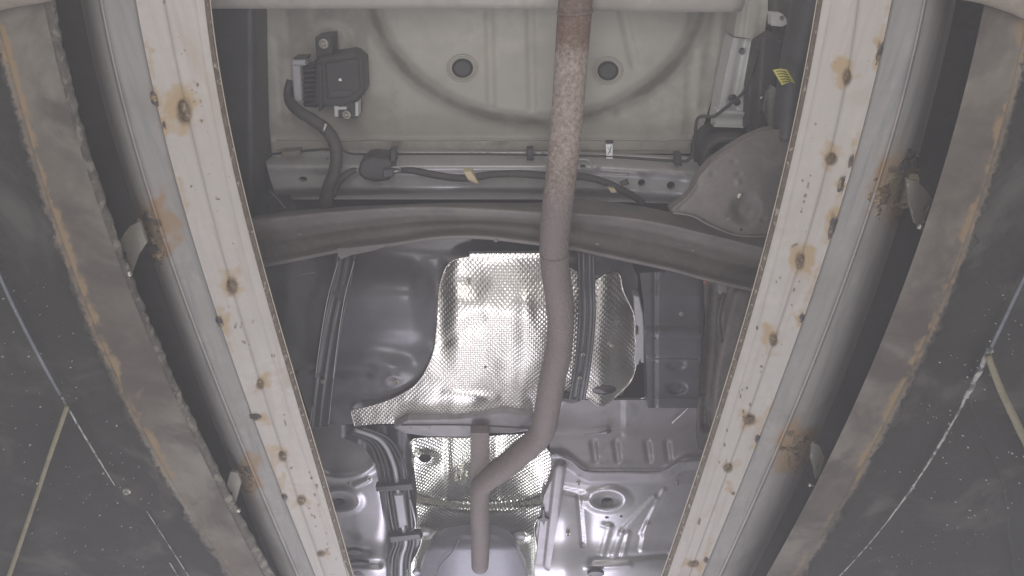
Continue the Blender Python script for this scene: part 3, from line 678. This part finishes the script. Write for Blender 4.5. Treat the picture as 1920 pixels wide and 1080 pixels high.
tube('shield_hem', [(x, y, hsh(x, y) - .001) for x, y in [(878, 481), (850, 488), (836, 502), (826, 530), (823, 547), (819, 615), (812, 662), (795, 701), (774, 726), (735, 748), (693, 762), (663, 769), (659, 775), (665, 799)]], 2.0, M['foil'], sh, n=6, seg=5)
tube('shield_hem', [(x, y, hsh(x, y) - .001) for x, y in SHO[4:17]], 2.0, M['foil'], sh, n=6, seg=5)
tube('slot_rim', [(x, y, hsh(x, y)) for x, y in circ(1133, 731, 22, 8, 20, -.06)] + [(1155, 729.7, hsh(1155, 730))], 1.6, M['black_p'], sh, n=5, seg=2)
bolt(880, 527, 5, 1.35, M['bolt'], sh); bolt(1148, 648, 4, 1.33, M['bolt'], sh)
# right strap
st2 = strapm('tank_strap', [(1099, 470, 1.33), (1100, 530, 1.29), (1101, 600, 1.275), (1093, 680, 1.275), (1082, 750, 1.29)], 32, M['strap'])
bolt(1093, 664, 4, 1.275, M['bolt'], st2); bolt(1087, 708, 4, 1.278, M['bolt'], st2)
prism('strap_foot', [(1052, 745), (1084, 747), (1088, 753), (1070, 757), (1050, 752)], 1.29, .02, M['strap'], st2, bev=2)
# pale plate and canister
prism('pale_plate', [(1188, 553), (1199, 556), (1206, 590), (1208, 625), (1208, 680), (1202, 680), (1201, 672), (1197, 684), (1190, 682), (1190, 628), (1197, 625), (1197, 612), (1189, 605)], 1.36, .03, M['plate'], K, bev=2)
def hcan(x, y):
    h = 1.36 + .02 * sst(560, 520, y) - .012 * sst(608, 618, y) + .01 * sst(668, 678, y) - .006 * (abs(y - 625) < 6)
    for a, am in ((683, .006), (727, .014)): h += am * bump(x, y, 1268, a, 17, 11, .35)
    h += .006 * (abs(x - 1228) < 4)
    h += .05 * sst(1310, 1325, x) 
    return h
cn = sheet('vapour_canister', [(1200, 512), (1250, 508), (1318, 525), (1320, 600), (1312, 700), (1308, 765), (1215, 765), (1210, 640), (1206, 560)], hcan, M['tank'], K, step=4, skirt=.06)
for y in (628, 636, 668, 674, 748): tube('ridge', [(1224, y, 1.352), (1265, y - 1, 1.352), (1308, y, 1.352)], 2.5, M['tank'], cn, n=6, seg=3)
bolt(1278, 588, 5, 1.36, M['bolt'], cn)
# inner sill side right: rear floor side member
sheet('side_member', [(1318, 520), (1440, 530), (1430, 600), (1380, 760), (1330, 890), (1308, 890), (1312, 700), (1322, 600)], lambda x, y: 1.40 - .03 * rib(x, y, 1390, 560, 1345, 760, 26) + .04 * rib(x, y, 1340, 540, 1325, 800, 12), M['axle'], K, step=6, skirt=.04)
prism('brake_clip', [(1346, 532), (1363, 533), (1362, 552), (1347, 551)], 1.35, .02, M['seat'], K, bev=2)
blob('red_cap', 1324, 528, 5, 5, 1.35, M['red'], K)
tube('brake_hose', [(1358, 550, 1.35), (1352, 570, 1.34), (1348, 600, 1.34), (1352, 640, 1.35)], 9, M['rubber'], K)
# ---- seat pan right
def hseat(x, y):
    lip = 884 + 0 * x - 30 * sst(1110, 1050, x) - 22 * sst(1240, 1290, x)
    h = 1.44 - .06 * sst(800, 870, y) + .0
    for xx in (1112, 1154, 1213, 1250): h += .008 * rib(x, y, xx, 830, xx + 4, 862, 7)
    h -= .018 * math.exp(-((y - lip) / 7) ** 2)
    h += .03 * sst(lip + 5, lip + 20, y)
    h -= .006 * sst(1165, 1172, x) * (1 - sst(800, 830, y))
    return h
sp = sheet('seat_pan', [(1040, 750), (1320, 750), (1325, 800), (1318, 905), (1240, 912), (1120, 912), (1036, 900), (1030, 830)], hseat, M['seat'], K, step=4, skirt=.01)
tube('pan_lip', [(1040, 850, 1.37), (1070, 864, 1.365), (1100, 884, 1.36), (1170, 886, 1.36), (1240, 885, 1.36), (1275, 868, 1.36), (1330, 862, 1.365)], 5, M['seat'], K, n=8)
tube('scrape', [(1260, 793, 1.415), (1280, 775, 1.415), (1298, 757, 1.415)], [3, 2, 1], M['bright'], sp, n=5); tube('scrape', [(1201, 747, 1.43), (1213, 745, 1.43)], 2, M['bright'], sp, n=5, seg=3)
tube('clip_stud', [(1095, 815, 1.41), (1120, 813, 1.41), (1138, 810, 1.41)], [2, 3, 7], M['seat'], sp, n=8)
blob('clip_stud', 1141, 809, 6, 5, 1.42, M['strap'], sp)
# ---- right floor pan
def hpanR(x, y):
    h = 1.42 + .01 * math.sin(x / 50)
    h += .028 * bump(x, y, 1138, 938, 24, 13, .5) - .012 * bump(x, y, 1138, 936, 42, 24, .25)
    h -= .03 * (1 - sst(1050, 1115, x)) * sst(900, 980, y)
    h -= .03 * sst(1010, 1075, y)
    for a in ((1228, 935, 1165, 1000, 8), (1165, 1000, 1150, 1040, 8), (1178, 1000, 1168, 1040, 6), (1215, 985, 1205, 1030, 8), (1142, 990, 1128, 1040, 7), (1130, 985, 1146, 987, 5), (1245, 920, 1205, 1000, 6)):
        h -= .006 * rib(x, y, *a)
    h += .006 * math.exp(-(dseg(x, y, 1110, 1050, 1250, 1040) / 5) ** 2)
    h -= .006 * math.exp(-(dseg(x, y, 1100, 1064, 1180, 1060) / 5) ** 2)
    h += .008 * rib(x, y, 1085, 930, 1092, 1020, 5)
    h += .006 * rib(x, y, 1055, 920, 1100, 930, 8)
    return h
pr = sheet('floor_pan', [(1020, 895), (1320, 895), (1330, 1000), (1300, 1150), (1000, 1150), (1005, 1000)], hpanR, M['pan'], K, step=3.5, skirt=.02,
           holes=[circ(1139, 941, 12, 8, 16), circ(1138, 970, 4, 2.5, 8), circ(1165, 968, 3, 2.5, 8)], label='glossy silver floor pan on the right with pressed channels')
prism('drain_plug', circ(1117, 1076, 16, 6, 16), 1.36, .01, M['strap'], pr, bev=2)
sheet('pan_side', [(1043, 872), (1062, 875), (1050, 960), (1040, 1010), (1026, 1100), (1000, 1100), (1012, 985), (1020, 930), (1034, 900)], lambda x, y: 1.375 - .012 * rib(x, y, 1050, 880, 1030, 1060, 14), M['seat'], K, step=4, skirt=.03)
prism('black_clip', [(1017, 955), (1021, 955), (1022, 970), (1030, 974), (1022, 978), (1020, 986), (1016, 978), (1008, 974), (1016, 970)], 1.362, .01, M['black_p'], K, bev=1)
# ---- left floor pan
def hpanL(x, y):
    h = 1.43 + .03 * sst(850, 800, y) + .01 * math.sin(y / 30)
    h -= .03 * bump(x, y, 690, 960, 50, 130, .6)
    h += .03 * bump(x, y, 637, 940, 26, 14, .4) - .01 * bump(x, y, 637, 940, 40, 24, .25)
    h -= .012 * math.exp(-((math.hypot((x - 640) / 70, (y - 845) / 50) - 1) / .13) ** 2) * (y > 845)
    h -= .03 * sst(1010, 1070, y)
    h += .01 * math.exp(-(dseg(x, y, 640, 1030, 690, 1035) / 6) ** 2) + .012 * math.exp(-(dseg(x, y, 660, 1056, 710, 1058) / 6) ** 2)
    h -= .01 * rib(x, y, 664, 912, 690, 900, 5)
    return h
pl = sheet('floor_pan', [(575, 792), (760, 792), (775, 870), (770, 960), (790, 1060), (790, 1150), (600, 1150), (590, 1000)], hpanL, M['pan'], K, step=3.5, skirt=.02, holes=[circ(636, 941, 11, 7, 14)], label='glossy silver floor pan on the left with a bright hot spot')
for q in ((664, 1035, 15, 5), (672, 1056, 20, 4), (680, 1075, 17, 6)): prism('drain_plug', circ(q[0], q[1], q[2], q[3], 16), 1.372, .008, M['strap'], pl, bev=2)
sheet('line_tray', [(640, 797), (760, 797), (770, 850), (778, 920), (782, 985), (790, 1020), (770, 1060), (770, 1120), (722, 1120), (724, 1000), (712, 930), (704, 870), (680, 835), (640, 820)], lambda x, y: 1.385 + .02 * math.sin(x / 6) * .3, M['strap'], K, step=5, skirt=.03)
for k, (dx, mm, ww) in enumerate(((0, 'rubber', 6), (9, 'strap', 5), (17, 'rubber', 6), (30, 'plate', 9), (41, 'rubber', 5), (50, 'strap', 6))):
    tube('fuel_line', [(650 + dx * .5, 812 - dx * .25, 1.35), (690 + dx * .8, 830 - dx * .15, 1.345), (708 + dx, 870, 1.34), (716 + dx, 920, 1.335), (727 + dx * .9, 980, 1.335), (738 + dx * .75, 1015, 1.34), (728 + dx * .8, 1050, 1.34), (728 + dx * .8, 1120, 1.34)],
         ww, M[mm], K, n=10)
for q in ([(704, 912), (772, 906), (776, 918), (706, 922)], [(728, 1006), (786, 1000), (792, 1010), (732, 1018)]): prism('line_clip', q, 1.318, .02, M['black_p'], K, bev=2)
prism('line_cover', [(738, 928), (756, 927), (764, 984), (748, 990)], 1.322, .01, M['plate'], K, bev=2)
tube('cover_edge', [(768, 935, 1.33), (775, 960, 1.325), (779, 985, 1.33), (770, 995, 1.335)], 4, M['pan'], K, n=8)
# ---- centre tunnel shield
def htun(x, y):
    c = 905; u = (x - c) / 130
    h = 1.47 - .055 * min(1, abs(u) ** 2.2) 
    h += .02 * bump(x, y, 798, 860, 15, 9, .3) * 0 - .01 * bump(x, y, 797, 859, 22, 14, .35)
    h -= .012 * rib(x, y, 864, 880, 864, 896, 5) + .012 * bump(x, y, 864, 900, 8, 5, .3)
    h -= .03 * sst(938, 962, y + 18 * u * u) 
    h -= .018 * sst(960, 1010, y)
    h -= .004 * math.exp(-((x - 840) / 5) ** 2) * (y < 940) + .004 * math.exp(-((x - 930) / 6) ** 2) * (y < 940)
    h -= .010 * bump(x, y, 797, 1000, 16, 9, .4) + .010 * bump(x, y, 973, 1008, 16, 9, .4)
    h += .006 * math.sin(x / 19 + y / 31) * .4
    return h
ts = sheet('tunnel_shield', [(790, 821), (880, 820), (1000, 812), (1034, 850), (1036, 905), (1024, 930), (1012, 965), (1002, 985), (1004, 1010), (1012, 1050), (1040, 1110), (740, 1110), (770, 1065), (772, 1055), (790, 1015), (784, 1000), (778, 985), (782, 960), (776, 930), (764, 885), (758, 850), (770, 828)],
           htun, M['foil2'], K, step=4, skirt=.004, holes=[circ(797, 859, 12, 8, 16)], label='bright dimpled foil shield in the centre tunnel with arrow emboss')
tube('shield_hem', [(x, y, htun(x, y) - .001) for x, y in [(1034, 855), (1036, 905), (1024, 930), (1012, 965), (1002, 985), (1004, 1010), (1012, 1050), (1040, 1110)]], 3, M['foil2'], ts, n=6, seg=5)
tube('shield_hem', [(x, y, htun(x, y) - .001) for x, y in [(880, 820), (790, 821), (770, 828), (758, 850), (764, 885), (776, 930), (782, 960), (778, 985), (790, 1015), (772, 1055), (740, 1110)]], 3, M['foil2'], ts, n=6, seg=5)
for q in ((797, 1001, 12, 5), (974, 1007, 12, 5), (782, 1075, 9, 5)): prism('washer', circ(*q[:2], q[2], q[3], 16), 1.36, .01, M['plate'], ts, bev=2)
prism('grommet', circ(797, 859, 12, 8, 16), 1.462, .006, M['seat'], ts, bev=2)
M['foils'] = mat('smooth_foil', (.86, .86, .80), .25, 1, .05, 8, bmp=.05)
prism('arrow_emboss', [(860, 877), (869, 877), (869, 893), (877, 893), (865, 907), (853, 893), (860, 893)], 1.4515, .012, M['foils'], ts, bev=2)
# tunnel cross bracket
prism('cross_bracket', [(738, 801), (765, 785), (860, 783), (940, 772), (1000, 778), (1004, 806), (960, 812), (892, 812), (880, 819), (800, 818), (760, 812)], 1.300, .05, M['seat'], K, bev=3)
tube('bracket_edge', [(752, 797, 1.298), (850, 797, 1.298), (940, 800, 1.298), (1005, 804, 1.298)], 2.5, M['black_p'], K, n=6)
prism('stamped_pad', [(770, 797), (806, 798), (806, 806), (770, 806)], 1.297, .006, M['seat'], K, bev=1)
# catalytic box at the bottom
def hcat(x, y):
    u = (x - 893) / 100
    return 1.28 + .05 * u * u + .03 * sst(1030, 1003, y) 
ct = sheet('catalyst_housing', [(800, 1040), (810, 1022), (835, 1008), (870, 1003), (925, 1003), (950, 1012), (968, 1030), (985, 1070), (998, 1130), (780, 1130), (788, 1070)], hcat, M['cat'], K, step=5, skirt=.04, attrs=dict(rust=lambda x, y: 0, pit=lambda x, y: 0))
tube('housing_seam', [(862, 1008, 1.285), (848, 1035, 1.283), (825, 1062, 1.285), (812, 1110, 1.29)], 2, M['strap'], ct, n=6)
# ---- exhaust pipe
def prust(x, y): return .12 * nz(x, y, 40) + .60 * sst(420, 230, y) * (1 - .35 * sst(90, 20, y)) + .25 * sst(620, 400, y)
def ppit(x, y): return .12 + .42 * sst(560, 240, y) * (1 - .4 * sst(110, 60, y))
ex = tube('exhaust_pipe', [(1083, -120, 1.22), (1079, 0, 1.21), (1071, 110, 1.20), (1063, 222, 1.19), (1053, 320, 1.18), (1044, 400, 1.175), (1039, 460, 1.175), (1042, 510, 1.18), (1049, 560, 1.19), (1051, 610, 1.195), (1047, 660, 1.20), (1036, 710, 1.21), (1026, 768, 1.22), (1020, 800, 1.23), (1004, 826, 1.235), (962, 862, 1.24), (916, 898, 1.24), (900, 922, 1.24), (900, 1000, 1.235), (900, 1062, 1.235)],
          [66, 65, 63, 60, 59, 58, 55, 54, 53, 50, 50, 50, 48, 48, 47, 45, 41, 37, 34, 32], M['rustp'], K, n=28, seg=8, wob=.006, attrs=dict(rust=prust, pit=ppit))
sheet('hanger_plate', [(882, 812), (916, 812), (917, 880), (917, 1050), (915, 1064), (886, 1064), (884, 1050), (883, 900)], lambda x, y: 1.248 + ((x - 900) / 17) ** 2 * .006, M['rustp'], ex, step=4, skirt=.03, attrs=dict(rust=lambda x, y: 0, pit=lambda x, y: 0))
for y, x, wd in ((22, 1078, 67), (478, 1040, 55)): tube('pipe_weld', [(x, y - 2, 1.205 if y < 100 else 1.175), (x, y + 2, 1.205 if y < 100 else 1.175)], wd * 1.03, M['rustp'], ex, n=28, seg=2, attrs=dict(rust=prust, pit=ppit))
# ---- control module
cm = prism('control_module', [(592, 112), (600, 106), (660, 97), (668, 100), (682, 112), (685, 170), (682, 178), (665, 190), (640, 199), (597, 200), (588, 196)], 1.40, .05, M['black_p'], K, bev=4, label='black electronic control box with heat sink')
prism('bracket', [(591, 70), (600, 68), (622, 66), (624, 103), (628, 110), (594, 114)], 1.41, .05, M['black_p'], cm, bev=2)
bolt(607, 82, 9, 1.405, M['bolt'], cm)
prism('bracket', [(634, 196), (665, 190), (671, 190), (671, 221), (634, 221)], 1.41, .05, M['black_p'], cm, bev=2)
for q in ([(626, 198), (634, 199), (634, 219), (627, 219)], [(666, 192), (672, 190), (672, 218), (666, 218)], [(632, 200), (650, 200), (650, 206), (632, 206)]): prism('bracket_edge', q, 1.402, .03, M['silver2'], cm, bev=1.2)
bolt(650, 215, 8, 1.40, M['bolt'], cm)
prism('heat_sink', [(566, 126), (588, 120), (592, 118), (594, 202), (570, 200)], 1.415, .04, M['black_p'], cm, bev=2)
for k in range(8): prism('fin', [(568, 131 + k * 9), (592, 130 + k * 9), (592, 133.5 + k * 9), (568, 134.5 + k * 9)], 1.402, .014, M['black_p'], cm, bev=.8)
prism('connector', [(546, 122), (562, 121), (564, 150), (566, 188), (562, 192), (552, 191), (549, 160)], 1.39, .05, M['plate'], cm, bev=2.5)
prism('connector_latch', [(546, 112), (572, 111), (573, 123), (547, 122)], 1.388, .04, M['plate'], cm, bev=2)
prism('latch_shadow_lip', [(551, 108), (576, 107), (576, 111), (551, 111)], 1.387, .03, M['black_p'], cm, bev=.8)
prism('rib', [(597, 122), (603, 121), (605, 205), (598, 210)], 1.392, .02, M['black_p'], cm, bev=1)
prism('cover', [(610, 118), (672, 110), (676, 168), (652, 182), (614, 186)], 1.394, .01, M['black_p'], cm, bev=2)
blob('white_plug', 637.5, 150, 4.5, 3.5, 1.393, M['wlabel'], cm, hgt=.4, rough=.1)
prism('name_plate', [(618, 170), (660, 169), (660, 180), (618, 182)], 1.3925, .002, M['strap'], cm, bev=.8)
# looms
tube('wiring_loom', [(545, 150, 1.42), (541, 175, 1.41), (547, 195, 1.39), (565, 212, 1.375), (592, 228, 1.37), (613, 245, 1.37), (627, 268, 1.37), (631, 295, 1.36), (626, 325, 1.355), (617, 350, 1.355), (612, 378, 1.36), (612, 400, 1.39)], [14, 18, 21, 22, 23, 24, 24, 23, 22, 24, 27, 26], M['rubber'], K, n=16, wob=.03)
tube('cable_tie', [(611, 232, 1.352), (606, 246, 1.352)], 6, M['bolt'], K, n=6, seg=3)
tube('wiring_loom', [(622, 366, 1.36), (632, 345, 1.36), (648, 328, 1.36), (668, 317, 1.365)], [16, 14, 13, 10], M['rubber'], K, n=12, wob=.03)
tube('wiring_loom', [(748, 319, 1.37), (775, 320, 1.365), (810, 327, 1.36), (850, 333, 1.36), (885, 333, 1.36), (925, 327, 1.36), (975, 326, 1.36), (1030, 330, 1.36), (1090, 331, 1.36), (1130, 340, 1.36), (1160, 353, 1.36), (1185, 366, 1.37), (1205, 380, 1.40)], [10, 13, 14, 14, 14, 13, 14, 14, 14, 13, 13, 13, 12], M['rubber'], K, n=12, wob=.03)
cb = prism('connector_block', [(672, 318), (676, 304), (686, 296), (700, 293), (728, 296), (736, 305), (737, 330), (728, 338), (705, 341), (684, 336), (674, 328)], 1.35, .05, M['black_p'], K, bev=4)
prism('connector_body', [(718, 318), (737, 317), (738, 331), (718, 334)], 1.342, .02, M['strap'], cb, bev=1.5)
for k in range(4): tube('lead', [(734, 314 + k * 4, 1.35), (743, 313 + k * 4, 1.35), (752, 317 + k * 1.5, 1.355)], 2.4, (M['plate'], M['rubber'], M['bolt'], M['rubber'])[k], cb, n=6, seg=3)
for k in range(2): tube('lead', [(662, 314 + k * 4, 1.36), (672, 311 + k * 9, 1.36)], 2, M['plate'], cb, n=6, seg=3)
prism('tab', [(732, 282), (742, 282), (742, 304), (732, 302)], 1.355, .03, M['black_p'], cb, bev=1.5)
prism('tape_wrap', [(868, 321), (884, 321), (893, 336), (898, 345), (892, 344), (878, 338)], 1.342, .02, M['tape'], K, bev=1.5)
prism('tape_scrap', [(1140, 352), (1152, 354), (1157, 361), (1146, 362)], 1.343, .01, M['tape'], K, bev=1)
tube('clip_stud', [(1163, 345, 1.35), (1178, 340, 1.35)], [9, 12], M['rubber'], K, seg=3)
# brake pipe
tube('brake_pipe', [(480, 292, 1.43), (520, 288, 1.425), (560, 284, 1.42), (610, 280, 1.40), (640, 281, 1.40), (658, 288, 1.41), (700, 289, 1.415), (850, 289, 1.415), (1000, 290, 1.415), (1130, 293, 1.415), (1270, 302, 1.415), (1292, 298, 1.41), (1300, 285, 1.41), (1303, 255, 1.41), (1307, 225, 1.40), (1318, 218, 1.39), (1338, 218, 1.38), (1358, 204, 1.375), (1378, 188, 1.37), (1395, 172, 1.365), (1405, 150, 1.36), (1412, 125, 1.35), (1420, 100, 1.34)],
     [5] * 10 + [6] * 13, M['rubber'], K, n=10, seg=6)
prism('ferrule', [(527, 283), (562, 281), (564, 291), (560, 294), (528, 294)], 1.405, .02, M['zinc'], K, bev=2.5)
for q in ((994, 290), (1272, 300), (737, 291)): prism('pipe_clip', [(q[0] - 6, q[1] - 11), (q[0] + 6, q[1] - 11), (q[0] + 6, q[1] + 3), (q[0] + 7, q[1] + 11), (q[0] - 6, q[1] + 11), (q[0] - 7, q[1] + 2)], 1.395, .02, M['black_p'], K, bev=2)
blob('pipe_clip', 1374, 183, 8, 6, 1.37, M['black_p'], K, rough=.1); blob('pipe_clip', 1383, 193, 6, 6, 1.37, M['black_p'], K, rough=.1)
wl = prism('paper_tag', [(1136, 270), (1149, 270), (1149, 298), (1137, 298)], 1.41, .004, M['wlabel'], K, bev=1, label='small white tag with handwritten mark')
prism('tag_band', [(1136, 264), (1150, 264), (1150, 269), (1136, 269)], 1.408, .006, M['ink'], K, bev=.5)
tube('mark', [(1140, 289, 1.4085), (1144, 282, 1.4085), (1146, 274, 1.4085)], 1.3, M['ink'], wl, n=4, seg=3)
tube('mark', [(1139, 276, 1.4085), (1142, 280, 1.4085), (1146, 287, 1.4085)], 1.0, M['plate'], wl, n=4, seg=3)
prism('tag_band', [(1137, 293), (1149, 293), (1149, 294.5), (1137, 294.5)], 1.407, .003, M['ink'], K, bev=.3)

# ---------------- thin scattering volume added to lift the blacks like lens glare ----------------
hm = bpy.data.materials.new('veil_volume'); hm.use_nodes = True; hn = hm.node_tree; hn.nodes.remove(hn.nodes['Principled BSDF'])
pv = hn.nodes.new('ShaderNodeVolumePrincipled'); pv.inputs['Density'].default_value = .068; pv.inputs['Color'].default_value = (.93, .93, 1, 1)
hn.links.new(pv.outputs[0], hn.nodes['Material Output'].inputs['Volume'])
a, b, c, d, e, f = -4, 4, -2, 6.5, -1.2, 1.75
hz = link('veil_volume', [(x, y, z) for z in (e, f) for y in (c, d) for x in (a, b)], [(0, 2, 3, 1), (4, 5, 7, 6), (0, 1, 5, 4), (2, 6, 7, 3), (0, 4, 6, 2), (1, 3, 7, 5)], hm, smooth=False, kind='stuff')

# small fixings seen on the underside
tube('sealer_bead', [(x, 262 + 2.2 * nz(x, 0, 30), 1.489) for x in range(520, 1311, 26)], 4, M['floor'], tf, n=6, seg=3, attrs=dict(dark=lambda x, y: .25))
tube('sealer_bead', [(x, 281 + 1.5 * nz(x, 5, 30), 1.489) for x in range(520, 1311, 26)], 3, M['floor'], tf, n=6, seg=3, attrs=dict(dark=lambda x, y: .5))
for q in ((930, 452, 1.283), (1120, 458, 1.283), (1300, 470, 1.30), (560, 440, 1.31)): blob('mud_crumb', q[0], q[1], 4, 3, q[2], M['fin'], K)
for q in ((655, 905), (600, 870), (1270, 905), (1085, 905), (1065, 1000), (1290, 1010)): bolt(q[0], q[1], 4, 1.395 if q[0] > 900 else 1.40, M['bolt'], K)
